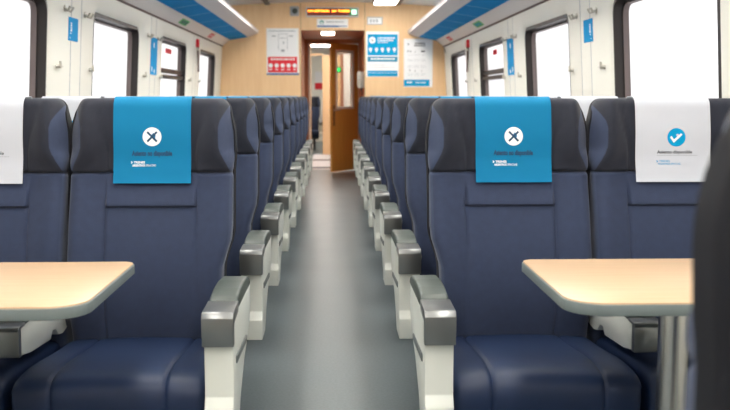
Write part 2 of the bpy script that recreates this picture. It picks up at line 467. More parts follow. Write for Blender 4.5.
# ------------------------------------------------------------------ headrest covers
def surf(u, v, off):
    y = front_y(u, v, v > VJ)
    if VJ - 0.02 < v < VJ + 0.02:      # cloth bridges the seam
        y = front_y(u, VJ - 0.02, False) * (VJ + 0.02 - v) / 0.04 + front_y(u, VJ + 0.02, True) * (v - VJ + 0.02) / 0.04
    return Vector((u, y - off, v))
def cover_bm(v0=0.872, hw=0.117):
    bm = B(); path = []
    y_of = lambda u, v: surf(u, v, 0).y
    vs = [v0 + (VT - RT - v0) * i / 16 for i in range(17)]
    us = [-hw + 2 * hw * i / 16 for i in range(17)]
    def rows(off):
        R = []
        for v in vs:
            flare = 0.008 * (1 - ss(v0, v0 + 0.08, v))
            R.append([(u, y_of(u, v) - off - flare, v) for u in us])
        for a in range(15, 91, 15):
            A = math.radians(a); v = VT - RT + RT * math.sin(A)
            R.append([(u, y_of(u, v) + RT * (1 - math.cos(A)) - off * math.cos(A), v + off * math.sin(A)) for u in us])
        for a in range(90, -1, -15):
            A = math.radians(a); v = VT - RT + RT * math.sin(A)
            yb = base_y(v) + thick(v)
            R.append([(u, yb - RT * (1 - math.cos(A)) + off * math.cos(A), v + off * math.sin(A)) for u in us])
        for v in (1.096, 1.090):
            R.append([(u, base_y(v) + thick(v) + off, v) for u in us])
        return R
    G = []
    for off in (0.0055, 0.0035):
        G.append([[bm.verts.new(p) for p in r] for r in rows(off)])
    for s, g in enumerate(G):
        for i in range(len(g) - 1):
            for j in range(16):
                q = [g[i][j], g[i][j + 1], g[i + 1][j + 1], g[i + 1][j]]
                bm.faces.new(q if s == 0 else q[::-1])
    a, b = G
    for i in range(len(a) - 1):
        for j in (0, 16):
            bm.faces.new([a[i][j], a[i + 1][j], b[i + 1][j], b[i][j]])
    for i in (0, len(a) - 1):
        for j in range(16):
            bm.faces.new([a[i][j], a[i][j + 1], b[i][j + 1], b[i][j]])
    return bm

def text_mesh(body, size, bold=0.0):
    cu = bpy.data.curves.new('txt', 'FONT'); cu.body = body; cu.size = size; cu.offset = bold; cu.resolution_u = 3
    o = bpy.data.objects.new('txt', cu); C.objects.link(o)
    bpy.context.view_layer.update()
    me = bpy.data.meshes.new_from_object(o.evaluated_get(bpy.context.evaluated_depsgraph_get()))
    bpy.data.objects.remove(o); bpy.data.curves.remove(cu)
    return me
def fit_text(body, u0, u1, vbase, bold=0.0, height=None):
    """2-D verts and faces of a line of lettering between u0 and u1"""
    me = text_mesh(body, 1.0, bold)
    xs = [v.co.x for v in me.vertices]; a, b = min(xs), max(xs); k = (u1 - u0) / (b - a)
    ky = k
    if height: ky = height / 0.72
    vs = [(u0 + (v.co.x - a) * k, vbase + v.co.y * ky) for v in me.vertices]
    fs = [list(p.vertices) for p in me.polygons]
    bpy.data.meshes.remove(me)
    return vs, fs
def ngon(cx, cy, r, n=28): return [(cx + r * math.cos(2 * PI * i / n), cy + r * math.sin(2 * PI * i / n)) for i in range(n)]
def rect2(x0, x1, y0, y1): return [(x0, y0), (x1, y0), (x1, y1), (x0, y1)]
def bar2(x0, y0, x1, y1, w):
    dx, dy = x1 - x0, y1 - y0; l = math.hypot(dx, dy); nx, ny = -dy / l * w / 2, dx / l * w / 2
    return [(x0 + nx, y0 + ny), (x0 - nx, y0 - ny), (x1 - nx, y1 - ny), (x1 + nx, y1 + ny)]
def decal(name, polys, m, parent, place, texts=()):
    bm = B()
    for P in polys:
        bm.faces.new([bm.verts.new(place(*p)) for p in P])
    for vs, fs in texts:
        V = [bm.verts.new(place(*p)) for p in vs]
        for f in fs:
            try: bm.faces.new([V[i] for i in f])
            except ValueError: pass
    return obj(name, bm, m, parent, smooth=0, recalc=False)

def make_cover(kind, label, group, prints=True):
    t = obj('headrest_cover', cover_bm(), 'blue' if kind == 'blue' else 'white', None, 60)
    tag(t, label, 'headrest cover', group)
    if not prints: return t
    def at(d):
        def f(u, v):
            p = surf(u, v, 0.0055 + d); p.y -= 0.008 * (1 - ss(0.872, 0.952, v)); return p
        return f
    if kind == 'blue':
        decal('printed_symbol', [ngon(0, 1.012, 0.0285)], 'pwhite', t, at(0.0008))
        decal('printed_cross', [bar2(-0.0145, 0.9975, 0.0145, 1.0265, 0.006), bar2(-0.0145, 1.0265, 0.0145, 0.9975, 0.006)], 'pteal', t, at(0.0014))
        decal('printed_text', [], 'pteal', t, at(0.0008), [fit_text('Asiento no disponible', -0.062, 0.060, 0.955, 0.05, 0.015)])
        decal('printed_logo', [bar2(-0.064, 0.9375, -0.060, 0.9345, 0.002), bar2(-0.060, 0.9345, -0.064, 0.9315, 0.002)], 'pwhite', t, at(0.0008),
              [fit_text('TRENES', -0.056, -0.022, 0.9315, 0.03, 0.0065), fit_text('ARGENTINOS', -0.060, -0.022, 0.9225, 0.03, 0.0065), fit_text('OPERACIONES', -0.020, 0.011, 0.9225, 0.0, 0.0065)])
    else:
        decal('printed_symbol', [ngon(0.010, 1.008, 0.0285)], 'pblue', t, at(0.0008))
        decal('printed_tick', [[(-0.0105, 1.0075), (0.0015, 0.9915), (0.0285, 1.0165), (0.0235, 1.0205), (0.0020, 1.0015), (-0.0055, 1.0125)]], 'pwhite', t, at(0.0014))
        decal('printed_text', [], 'pgrey', t, at(0.0008), [fit_text('Asiento disponible', -0.050, 0.060, 0.9585, 0.02, 0.0100)])
        strokes = []; x = -0.050
        while x < 0.074:
            w = random.uniform(0.003, 0.010); strokes.append(rect2(x, min(x + w, 0.076), 0.9515, 0.9535)); x += w + 0.0018
        decal('printed_small_line', strokes, 'plgrey', t, at(0.0008))
        decal('printed_logo', [bar2(-0.052, 0.9375, -0.048, 0.9345, 0.002), bar2(-0.048, 0.9345, -0.052, 0.9315, 0.002)], 'pblue', t, at(0.0008),
              [fit_text('TRENES', -0.044, -0.010, 0.9325, 0.01, 0.006), fit_text('ARGENTINOS', -0.048, -0.010, 0.924, 0.01, 0.006), fit_text('OPERACIONES', -0.008, 0.023, 0.924, 0.0, 0.006)])
    return t

# ------------------------------------------------------------------ place the seats
PITCH = 0.945; Y0 = 2.325; NROW = 10
ORD = ['nearest', 'second', 'third', 'fourth', 'fifth', 'sixth', 'seventh', 'eighth', 'ninth', 'tenth']
protos = {}; cprotos = {}
for side, sw in ((-1, 'left'), (1, 'right')):
    for kind in ('aisle', 'window'):
        cx = CXS[(kind, side)]
        ck = 'blue' if kind == 'aisle' else 'white'
        for k in range(NROW):
            loc = Vector((side * cx, Y0 + PITCH * k, 0))
            if kind == 'aisle':
                lab = 'dark navy train seat beside the aisle, %s, %s row facing the camera' % (sw + ' side', ORD[k])
                if k == 0: lab = 'nearest dark navy seat on the %s edge of the aisle, wearing a blue cover' % sw
                if k == NROW - 1: lab = 'farthest dark navy aisle seat on the %s, last row before the wooden bulkhead' % sw
            else:
                lab = 'dark navy train seat beside the %s windows, %s row facing the camera' % (sw, ORD[k])
                if k == 0: lab = 'nearest dark navy seat by the %s windows, wearing a white cover behind the table' % sw
            g = 'navy seats facing the camera'
            if (kind, side) not in protos:
                s = protos[(kind, side)] = make_seat(kind, side, lab, g)
            else:
                s = copy_tree(protos[(kind, side)])
            s['label'] = lab; s.location = loc
            side_txt = 'on the %s nearest aisle seat' % sw if k == 0 else 'atop the %s %s seat, %s row' % (sw, kind, ORD[k])
            if ck == 'blue':
                cl = 'blue headrest cover with white crossed circle ' + side_txt if k == 0 else 'blue headrest cover ' + side_txt
            else:
                cl = ('white headrest cover with blue tick on the nearest %s window seat' % sw) if k == 0 else 'white headrest cover ' + side_txt
            key = (ck, k > 0)
            if key not in cprotos:
                c = cprotos[key] = make_cover(ck, cl, 'headrest covers', prints=True)
            else:
                c = copy_tree(cprotos[key])
            c['label'] = cl
            c.location = loc + Vector((0.012 if (side, kind) == (1, 'aisle') else 0.004, 0, 0))
# the seat across the table, its back to the camera
s = make_seat('aisle', -1, 'dark seat seen from behind at the right edge, facing the table', None)
for c in s.children:      # this seat stands upright, the others recline
    if c.name.startswith('backrest'): c.data = ME_BACK[0]
    if c.name.split('.')[0] in ('backrest', 'headrest', 'back_shell'):
        a = math.radians(8); c.rotation_euler = (a, 0, 0)
        pv = Vector((0, 0.52, 0.45)); c.location = pv - Matrix.Rotation(a, 3, 'X') @ pv
s.location = (0.561, 1.31, 0); s.rotation_euler = (0, 0, PI)

# ------------------------------------------------------------------ tables
def table(side, label):
    t = thing('train_table', label, 'table', (side * 0.80, 2.2, 0), group=None)
    xi = 0.505 - 0.80; xo = (1.50 if side > 0 else 1.478) - 0.80; yf = 1.93 - 2.2; yb = 2.475 - 2.2
    def outline(r, ins=0.0):
        P = []
        x0 = xi + ins; y0 = yf + ins; y1 = yb - ins
        for i in range(9):
            a = PI + PI / 2 * i / 8; P.append((x0 + r + r * math.cos(a), y0 + r + r * math.sin(a)))
        P += [(xo, y0), (xo, y1)]
        rb = 0.03
        for i in range(7):
            a = PI / 2 + PI / 2 * i / 6; P.append((x0 + rb + rb * math.cos(a), y1 - rb + rb * math.sin(a)))
        return [(side * x, y) for x, y in P]
    bm = B(); prism(bm, outline(0.085), 0.676, 0.701, 'xy', 0.003)
    obj('table_edge', bm, 'tedge', t)
    bm = B(); prism(bm, outline(0.082, 0.003), 0.694, 0.7045, 'xy', 0.001)
    obj('tabletop', bm, 'laminate', t)
    bm = B(); tube(bm, (side * 0.025, 0.0, 0.012), (side * 0.025, 0.0, 0.676), 0.037, 40)
    obj('post', bm, 'chrome', t)
    bm = B(); tube(bm, (side * 0.025, 0, 0), (side * 0.025, 0, 0.012), 0.075, 40); obj('foot_plate', bm, 'chrome', t)
    bm = B(); tube(bm, (side * 0.025, 0, 0.659), (side * 0.025, 0, 0.676), 0.055, 40); obj('top_flange', bm, 'chrome', t)
table(-1, 'pale wood table with grey rim on the left, before the nearest seats')
table(1, 'pale wood table with grey rim on the right, standing on a steel post')

# ------------------------------------------------------------------ room shell
YB = -3.7; YE = 12.4
def WX(h, d=0.0): return 1.475 - 0.06 * h - d
def WP(side, Y, h, d=0.0): return Vector((side * WX(h, d) + (0.018 if side < 0 else 0.0), Y, EYE + h))
WIN_C = [4.285 + 2.29 * k for k in range(-3, 4)]
WHL = 0.69; HT = 0.505; HB = -0.36; HTOP = 0.637
def sd_ray(a, hx, hy, r, cy):
    """distance from the centre to a rounded rectangle along direction a"""
    lo, hi = 0.0, 3.0; ca, sa = math.cos(a), math.sin(a)
    for _ in range(40):
        t = (lo + hi) / 2; x = abs(t * ca) - hx + r; y = abs(t * sa) - hy + r
        d = math.hypot(max(x, 0), max(y, 0)) + min(max(x, y), 0) - r
        if d < 0: lo = t
        else: hi = t
    return lo
HC = (HT + HB) / 2; HH = (HT - HB) / 2
def ring(side, yc, hx, hy, r, d, N, bm):
    out = []
    for a in N:
        t = sd_ray(a, hx, hy, r, 0)
        out.append(bm.verts.new(WP(side, yc + t * math.cos(a), HC + t * math.sin(a), d)))
    return out
def angles(x0, x1, y0, y1):
    A = [2 * PI * i / 72 for i in range(72)]
    for x in (x0, x1):
        for y in (y0, y1): A.append(math.atan2(y, x) % (2 * PI))
    for (x, y) in ((WHL, HH), (-WHL, HH), (WHL, -HH), (-WHL, -HH)):
        b = math.atan2(y, x)
        A += [(b + q) % (2 * PI) for q in (-.09, -.06, -.03, 0, .03, .06, .09)]
    return sorted(set(round(a, 5) for a in A))
def ringq(bm, A, Bq):
    n = len(A)
    for i in range(n): bm.faces.new([A[i], A[(i + 1) % n], Bq[(i + 1) % n], Bq[i]])
for side, sw in ((-1, 'left'), (1, 'right')):
    bm = B()
    for i, yc in enumerate(WIN_C):
        y0 = YB if i == 0 else yc - 1.145; y1 = YE if i == len(WIN_C) - 1 else yc + 1.145
        X0, X1 = y0 - yc, y1 - yc; Z0, Z1 = -EYE - HC, HTOP - HC
        N = angles(X0, X1, Z0, Z1)
        outer = []
        for a in N:
            ca, sa = math.cos(a), math.sin(a); t = 99
            if ca > 1e-9: t = min(t, X1 / ca)
            if ca < -1e-9: t = min(t, X0 / ca)
            if sa > 1e-9: t = min(t, Z1 / sa)
            if sa < -1e-9: t = min(t, Z0 / sa)
            outer.append(bm.verts.new(WP(side, yc + t * ca, HC + t * sa, 0)))
        r1 = ring(side, yc, WHL + 0.035, HH + 0.035, 0.115, 0.0, N, bm)
        r2 = ring(side, yc, WHL + 0.004, HH + 0.004, 0.09, -0.018, N, bm)
        r3 = ring(side, yc, WHL + 0.004, HH + 0.004, 0.09, -0.10, N, bm)
        ringq(bm, outer, r1); ringq(bm, r1, r2); ringq(bm, r2, r3)
    # upper wall behind the rack, up to the ceiling
    p = [WP(side, YB, HTOP), WP(side, YE, HTOP), Vector((side * 1.40, YE, 2.40)), Vector((side * 1.40, YB, 2.40))]
    bm.faces.new([bm.verts.new(q) for q in p])
    bmesh.ops.remove_doubles(bm, verts=bm.verts[:], dist=0.0005)
    struct('wall_' + sw, bm, 'wall', smooth=40)

wn = 0
for side in (-1, 1):
    for i, yc in enumerate(WIN_C):
        wn += 1
        w = bpy.data.objects.new('window_%d' % wn, None); C.objects.link(w); w['kind'] = 'structure'; w.empty_display_size = 0.1
        w.location = WP(side, yc, HC, -0.05); inv = Vector(w.location)
        N = angles(-1, 1, -1, 1)
        bm = B()
        a = ring(side, yc, WHL + 0.004, HH + 0.004, 0.09, -0.014, N, bm)
        b = ring(side, yc, WHL - 0.020, HH - 0.020, 0.075, -0.010, N, bm)
        c = ring(side, yc, WHL - 0.026, HH - 0.026, 0.070, -0.090, N, bm)
        d = ring(side, yc, WHL + 0.004, HH + 0.004, 0.09, -0.090, N, bm)
        ringq(bm, a, b); ringq(bm, b, c); ringq(bm, c, d); ringq(bm, d, a)
        for v in bm.verts: v.co -= inv
        obj('window_frame', bm, 'frame', w, 40)
        bm = B()
        a = ring(side, yc, WHL - 0.0255, HH - 0.0255, 0.070, -0.060, N, bm)
        b = ring(side, yc, WHL - 0.036, HH - 0.036, 0.062, -0.056, N, bm)
        c = ring(side, yc, WHL - 0.038, HH - 0.038, 0.060, -0.085, N, bm)
        ringq(bm, a, b); ringq(bm, b, c)
        for v in bm.verts: v.co -= inv
        obj('gasket', bm, 'frame2', w, 40)
        bm = B()
        for dd in (-0.075, -0.081):
            vs = ring(side, yc, WHL - 0.030, HH - 0.030, 0.068, dd, N, bm)
            for v in vs: v.co -= inv
            bm.faces.new(vs)
        obj('glass_pane', bm, 'glass', w, 0)
        if abs(yc - WIN_C[5]) < 0.1:      # hopper window with a cross bar
            bm = B()
            for h0, h1, d0, d1 in ((0.155, 0.19, -0.03, -0.085), (0.205, 0.245, -0.04, -0.085)):
                P = [WP(side, yc + sy * (WHL - 0.03), h, d) - inv for sy in (-1, 1) for h in (h0, h1) for d in (d0, d1)]
                V = [bm.verts.new(p) for p in P]
                for f in ((0, 1, 3, 2), (4, 5, 7, 6), (0, 1, 5, 4), (2, 3, 7, 6), (0, 2, 6, 4), (1, 3, 7, 5)):
                    bm.faces.new([V[k] for k in f])
            obj('cross_bar', bm, 'frame', w, 0)

def sheared_box(bm, side, y0, y1, h0, h1, d0, d1):
    P = [WP(side, y, h, d) for y in (y0, y1) for h in (h0, h1) for d in (d0, d1)]
    V = [bm.verts.new(p) for p in P]
    for f in ((0, 1, 3, 2), (4, 5, 7, 6), (0, 1, 5, 4), (2, 3, 7, 6), (0, 2, 6, 4), (1, 3, 7, 5)):
        bm.faces.new([V[k] for k in f])

# pillar seams and dark joint strip
for side, n in ((-1, 1), (1, 2)):
    bm = B()
    sheared_box(bm, side, YB, YE, 0.628, 0.640, 0.0, 0.012)
    struct('trim_%d' % n, bm, 'joint', smooth=0)
    bm = B()
    for i in range(len(WIN_C) - 1):
        c = (WIN_C[i] + WIN_C[i + 1]) / 2 + 0.04
        for q in (-0.105, 0.105):
            sheared_box(bm, side, c + q - 0.003, c + q + 0.003, -EYE + 0.01, 0.628, -0.004, 0.0012)
    struct('trim_%d' % (n + 2), bm, 'plgrey', smooth=0)

bm = B(); box(bm, -1.62, 1.62, YB, YE, -0.04, 0.0); struct('floor', bm, 'floor', smooth=0)
bm = B()
prism(bm, [(-1.41, 2.28), (-1.0, 2.305), (-0.5, 2.325), (0, 2.335), (0.5, 2.325), (1.0, 2.305), (1.41, 2.28), (1.41, 2.42), (-1.41, 2.42)], YB, YE, 'xz')
struct('ceiling', bm, 'ceil', smooth=30)
for n, (x0, x1) in enumerate(((-0.86, -0.80), (0.80, 0.86))):
    bm = B(); box(bm, x0, x1, YB, YE - 0.02, 2.29, 2.318)
    struct('trim_%d' % (n + 5), bm, 'black', smooth=0)

# end bulkhead with the passage opening
PX = 0.408; PZ = 1.977
def wallprism(bm, pts, y0, y1): prism(bm, pts, y0, y1, 'xz')
bm = B()
for s in (-1, 1):
    P = [(s * PX, 0), (s * (WX(-EYE)), 0), (s * WX(HTOP), EYE + HTOP), (s * 1.42, 2.42), (s * PX, 2.42)]
    wallprism(bm, P, YE, YE + 0.06)
wallprism(bm, [(-PX, PZ), (PX, PZ), (PX, 2.42), (-PX, 2.42)], YE, YE + 0.06)
struct('wall_end', bm, 'wood', smooth=0)
bm = B()
for s in (-1, 1): box(bm, s * (PX + 0.004) - 0.003, s * (PX + 0.004) + 0.003, YE - 0.003, YE + 0.01, 0, 2.33)
struct('trim_7', bm, 'seam', smooth=0)
bm = B(); wallprism(bm, [(-1.56, 0), (1.56, 0), (1.45, 1.77), (1.42, 2.42), (-1.42, 2.42), (-1.45, 1.77)], YB - 0.06, YB)
struct('wall_rear', bm, 'wood', smooth=0)

# ------------------------------------------------------------------ luggage racks
for side, sw in ((-1, 'left'), (1, 'right')):
    t = thing('luggage_rack', 'long luggage rack with blue underside above the %s windows' % sw, 'luggage rack', (side * 1.2 + (0.016 if side < 0 else 0.0), YB, 1.9))
    def S(p): return (side * (p[0] - 1.2), p[1] - 1.9)
    ln = YE - YB - 0.002
    bm = B(); prism(bm, [S(p) for p in ((0.972, 1.934), (1.102, 1.886), (1.108, 1.906), (0.985, 1.965), (0.970, 1.955))], 0.0, ln, 'xz', 0.0)
    obj('front_lip', bm, 'lip', t, 0)
    bm = B(); prism(bm, [S(p) for p in ((0.985, 1.965), (0.970, 1.955), (0.962, 1.966), (0.972, 1.976))], 0.0, ln, 'xz')
    obj('lip_edge', bm, 'lip', t, 0)
    bm = B(); prism(bm, [S(p) for p in ((1.102, 1.888), (1.332, 1.850), (1.336, 1.868), (1.104, 1.906))], 0.0, ln, 'xz')
    obj('underside', bm, 'rackblue', t, 0)
    bm = B(); prism(bm, [S(p) for p in ((1.332, 1.850), (1.432, 1.772), (1.424, 1.88), (1.334, 1.868))], 0.0, ln, 'xz')
    cove = obj('cove_panel', bm, 'cove', t, 0)

def cove_sticker(side, y, L, m, label, f0=0.25, f1=0.75, m2=None):
    a = Vector((1.332, 0, 1.850)); b = Vector((1.432, 0, 1.772)); n = Vector((-0.615, 0, -0.788)) * 0.0015
    bm = B(); V = []
    for yy, f in ((y - L / 2, f0), (y + L / 2, f0), (y + L / 2, f1), (y - L / 2, f1)):
        p = a.lerp(b, f) + n; V.append((side * p.x + (0.016 if side < 0 else 0.0), yy, p.z))
    q = [bm.verts.new(v) for v in V]
    n2 = n * 0.6
    r = [bm.verts.new((v[0] - side * n2.x, v[1], v[2] - n2.z)) for v in V]
    bm.faces.new(q); bm.faces.new(r[::-1])
    for i in range(4): bm.faces.new([q[i], q[(i + 1) % 4], r[(i + 1) % 4], r[i]])
    o = obj('rack_sticker', bm, m, None, 0); tag(o, label, 'sticker')
    # pale pictogram strokes
    P = []
    for k in range(3):
        yy = y - L * 0.3 + k * L * 0.25; P.append([(yy, f0 + 0.12), (yy + L * 0.14, f0 + 0.12), (yy + L * 0.14, f1 - 0.12), (yy, f1 - 0.12)])
    def place(yy, f):
        p = a.lerp(b, f) + n * 1.6; return Vector((side * p.x + (0.016 if side < 0 else 0.0), yy, p.z))
    decal('printed_marks', P, m2 or 'paper', o, place)
cove_sticker(-1, 10.9, 0.30, 'pred', 'small red sticker under the left luggage rack near the bulkhead')
cove_sticker(-1, 8.95, 0.42, 'pgreen', 'small green sticker under the left luggage rack', m2='pteal')
cove_sticker(1, 11.35, 0.30, 'pred', 'small red sticker under the right luggage rack near the bulkhead')
cove_sticker(1, 9.1, 0.42, 'pgreen', 'small green and blue sticker under the right luggage rack', m2='pblue')

# ------------------------------------------------------------------ wall stickers, hooks and the like
def plate(name, label, cat, side, y0, y1, z0, z1, m, group=None):
    bm = B(); sheared_box(bm, side, y0, y1, z0 - EYE, z1 - EYE, 0.0005, 0.003)
    return tag(obj(name, bm, m, None, 0), label, cat, group)
def wall_place(side, d): return lambda y, z: WP(side, y, z - EYE, d)
for side, sw in ((-1, 'left'), (1, 'right')):
    o = plate('seat_sticker', 'small blue sticker high on the %s wall between the nearest windows' % sw, 'sticker', side, 5.31, 5.50, 1.438, 1.565, 'stick')
    P = [rect2(5.345 + 0.0, 5.365, 1.475 + 0.0, 1.482)]
    x = 1.488
    for w in (0.016, 0.012, 0.014, 0.010): P.append(rect2(5.345, 5.375, x, x + w - 0.004)); x += w
    P.append(rect2(5.335, 5.345, 1.450, 1.456))
    decal('printed_marks', P, 'pwhite', o, wall_place(side, 0.0036))
    o = plate('tall_sticker', 'tall blue sign on the %s wall between the second and third windows' % sw, 'sign', side, 7.66, 7.93, 1.305, 1.60, 'stick')
    decal('printed_marks', [ngon(7.78, 1.54, 0.022, 16), rect2(7.70, 7.73, 1.33, 1.37), rect2(7.80, 7.84, 1.32, 1.35)], 'pwhite', o, wall_place(side, 0.0036))
def hook(side, y, z, label, long=False):
    t = thing('coat_hook' if not long else 'curtain_hook', label, 'hook', WP(side, y, z - EYE, 0.0)); t.scale = (0.9, 0.9, 0.9)
    if not long:
        bm = B(); tube(bm, (0, 0, 0), (-side * 0.006, 0, 0), 0.020, 16); obj('back_plate', bm, 'hook', t)
        for q in (-0.035, 0.03):
            bm = B()
            tube(bm, (-side * 0.004, q * 0.2, 0.0), (-side * 0.030, q, -0.018), 0.006, 10)
            tube(bm, (-side * 0.030, q, -0.018), (-side * 0.045, q * 1.1, 0.010), 0.006, 10, 0.008)
            obj('prong', bm, 'hook', t)
    else:
        bm = B(); tube(bm, (0, 0, 0), (-side * 0.030, 0, 0), 0.014, 14, 0.011); obj('stem', bm, 'hook', t)
        bm = B(); tube(bm, (-side * 0.026, 0.0, -0.012), (-side * 0.026, 0, 0.030), 0.007, 10); obj('tip', bm, 'hook', t)
        bm = B(); tube(bm, (-side * 0.018, -0.075, 0.001), (-side * 0.018, 0.075, 0.001), 0.0035, 8); obj('rod', bm, 'hook', t)
for side, sw in ((-1, 'left'), (1, 'right')):
    for c, nm in ((5.44, 'first and second'), (7.73, 'second and third'), (10.02, 'third and fourth')):
        for q, e in ((-0.21, 'nearer'), (0.21, 'farther')):
            if c < 10 :
                hook(side, c + q, 1.602, '%s twin coat hook between the %s windows on the %s' % (e, nm, sw))
        for q, e in ((-0.34, 'nearer'), (0.34, 'farther')):
            hook(side, c + q, 1.29, '%s low curtain hook between the %s windows on the %s' % (e, nm, sw), True)
    t = thing('emergency_hammer', 'red and dark emergency hammer on the %s wall near the last window' % sw, 'hammer', WP(side, 10.12, 0.45, 0.0))
    bm = B(); box(bm, -0.02 - side * 0.015, 0.02 - side * 0.015, -0.03, 0.03, 0.06, 0.14, 0.005); obj('holder', bm, 'pred', t)
    bm = B(); tube(bm, (-side * 0.022, 0, 0.06), (-side * 0.022, 0, -0.20), 0.011, 12); obj('handle', bm, 'joint', t)
    bm = B(); tube(bm, (-side * 0.022, -0.05, 0.035), (-side * 0.022, 0.05, 0.035), 0.012, 12); obj('head', bm, 'hook', t)
    if side < 0:
        bm = B(); sheared_box(bm, side, 8.72, 9.02, 0.385, 0.43, -0.068, -0.072)
        tag(obj('window_label', bm, 'pred', None, 0), 'red label at the top of the third window on the left', 'label')
    else:
        bm = B(); sheared_box(bm, side, 8.85, 9.05, 0.385, 0.43, -0.068, -0.072)
        tag(obj('window_label', bm, 'pred', None, 0), 'red label at the top of the third window on the right', 'label')

# ------------------------------------------------------------------ bulkhead signs and posters
def panel(name, label, cat, x0, x1, z0, z1, m, t=0.006):
    bm = B(); box(bm, x0, x1, YE - t, YE, z0, z1, 0.001, 1)
    return tag(obj(name, bm, m, None, 0), label, cat)
def ep(d): return lambda x, z: Vector((x, YE - 0.006 - d, z))
def words(x0, x1, z, h, lo=0.012, hi=0.04, gap=0.008):
    P = []; x = x0
    while x < x1 - 0.004:
        w = min(random.uniform(lo, hi), x1 - x); P.append(rect2(x, x + w, z, z + h)); x += w + gap
    return P
# left poster
o = panel('wall_poster', 'white and red safety poster on the bulkhead left of the doorway', 'poster', -0.852, -0.437, 1.404, 1.998, 'paper')
decal('red_panel', [rect2(-0.836, -0.458, 1.436, 1.636)], 'pred', o, ep(0.0006))
decal('blue_strip', [rect2(-0.852, -0.437, 1.404, 1.428)], 'pnavy', o, ep(0.0006))
decal('plan_drawing', [rect2(-0.70, -0.695, 1.72, 1.93), rect2(-0.585, -0.58, 1.72, 1.93), rect2(-0.70, -0.58, 1.925, 1.93), rect2(-0.68, -0.60, 1.87, 1.878), rect2(-0.665, -0.62, 1.70, 1.73), rect2(-0.78, -0.73, 1.893, 1.907), rect2(-0.56, -0.51, 1.893, 1.907), rect2(-0.705, -0.695, 1.745, 1.765), rect2(-0.59, -0.58, 1.745, 1.765), rect2(-0.64, -0.625, 1.80, 1.83)] + words(-0.82, -0.48, 1.958, 0.012), 'plgrey', o, ep(0.0006))
decal('pictograms', [ngon(-0.80 + 0.077 * k, 1.525, 0.027, 16) for k in range(5)] + [rect2(-0.82 + 0.077 * k, -0.78 + 0.077 * k, 1.468, 1.480) for k in range(5)] + words(-0.80, -0.49, 1.595, 0.02), 'print_pink' if 'print_pink' in M else 'paper', o, ep(0.0012))
# middle poster
o = panel('wall_poster', 'blue and white hygiene poster on the bulkhead just right of the doorway', 'poster', 0.428, 0.852, 1.382, 1.962, 'paper')
decal('blue_panel', [rect2(0.448, 0.838, 1.655, 1.925), rect2(0.448, 0.838, 1.435, 1.46), rect2(0.448, 0.838, 1.388, 1.430)], 'pblue', o, ep(0.0006))
decal('teal_band', [rect2(0.448, 0.838, 1.575, 1.640)], mat('print_teal', (10, 130, 165), 0.5), o, ep(0.0006))
decal('pictograms', [ngon(0.51, 1.85, 0.042, 20)] + [ngon(0.487 + 0.077 * k, 1.733, 0.022, 14) for k in range(5)] + [rect2(0.480 + 0.077 * k, 0.494 + 0.077 * k, 1.695, 1.72) for k in range(5)] + words(0.58, 0.80, 1.868, 0.018) + words(0.58, 0.78, 1.838, 0.018) + words(0.58, 0.72, 1.815, 0.010) + words(0.49, 0.80, 1.60, 0.022), 'pwhite', o, ep(0.0012))
decal('handle_mark', [bar2(0.495, 1.86, 0.525, 1.84, 0.008), bar2(0.505, 1.842, 0.525, 1.84, 0.008)], 'pgrey', o, ep(0.0018))
decal('small_print', words(0.47, 0.66, 1.53, 0.006) + words(0.48, 0.80, 1.50, 0.005) + [ngon(0.675, 1.535, 0.006, 10)], 'plgrey', o, ep(0.0006))
# right poster
o = panel('wall_poster', 'mostly white notice with a blue foot on the bulkhead, beneath the right rack', 'poster', 0.918, 1.292, 1.25, 1.868, 'paper')
decal('blue_strip', [rect2(0.912 + 0.006, 1.252, 1.262, 1.345)], 'pblue', o, ep(0.0006))
decal('foot_lettering', words(0.96, 1.03, 1.30, 0.022, 0.015, 0.03) + words(1.07, 1.21, 1.30, 0.016), 'pwhite', o, ep(0.0012))
decal('heading', words(1.06, 1.19, 1.800, 0.018) + words(1.05, 1.19, 1.775, 0.014) + [ngon(0.975, 1.80, 0.010, 12)], 'pgrey', o, ep(0.0006))
decal('drawings', [rect2(1.14, 1.19, 1.700, 1.717), rect2(0.965, 0.975, 1.698, 1.722), rect2(1.0, 1.008, 1.695, 1.722), rect2(1.06, 1.065, 1.69, 1.72), rect2(0.99, 1.0, 1.455, 1.475), rect2(1.06, 1.07, 1.45, 1.465), rect2(1.14, 1.16, 1.455, 1.46)], 'pgrey', o, ep(0.0006))
decal('small_print', sum([words(0.97, 1.03, z, 0.005, 0.01, 0.02) + words(1.05, 1.12, z, 0.005, 0.01, 0.02) + words(1.14, 1.20, z, 0.005, 0.01, 0.02) for z in (1.66, 1.60, 1.585, 1.52, 1.50, 1.42, 1.40)], []), 'plgrey', o, ep(0.0006))
# LED destination display
t = thing('display_sign', 'amber LED display with green exit pictogram above the doorway', 'sign', (0, YE, 2.2))
def local(dy): return lambda x, z: Vector((x, -dy, z - 2.2))
bm = B(); box(bm, -0.342, 0.332, -0.05, 0, -0.060, 0.062, 0.008); obj('housing', bm, 'lip', t)
bm = B(); box(bm, -0.325, 0.215, -0.053, -0.045, -0.043, 0.047); obj('screen', bm, 'led', t, 0)
P = []
def ledword(x0, x1):
    x = x0
    while x < x1:
        h = random.choice((0.030, 0.022, 0.026)); w = 0.013
        P.append(rect2(x, x + w, 2.203, 2.203 + h)); P.append(rect2(x, x + w + 0.005, 2.203 + random.choice((0, 0.010)), 2.203 + 0.012)); x += 0.021
for a, b in ((-0.318, -0.165), (-0.145, -0.04), (-0.008, 0.04), (0.075, 0.205)): ledword(a, b)
decal('lettering', P, 'amber', t, local(0.0537))
bm = B(); box(bm, 0.215, 0.318, -0.053, -0.045, -0.043, 0.047); obj('exit_pictogram', bm, 'exitg', t, 0)
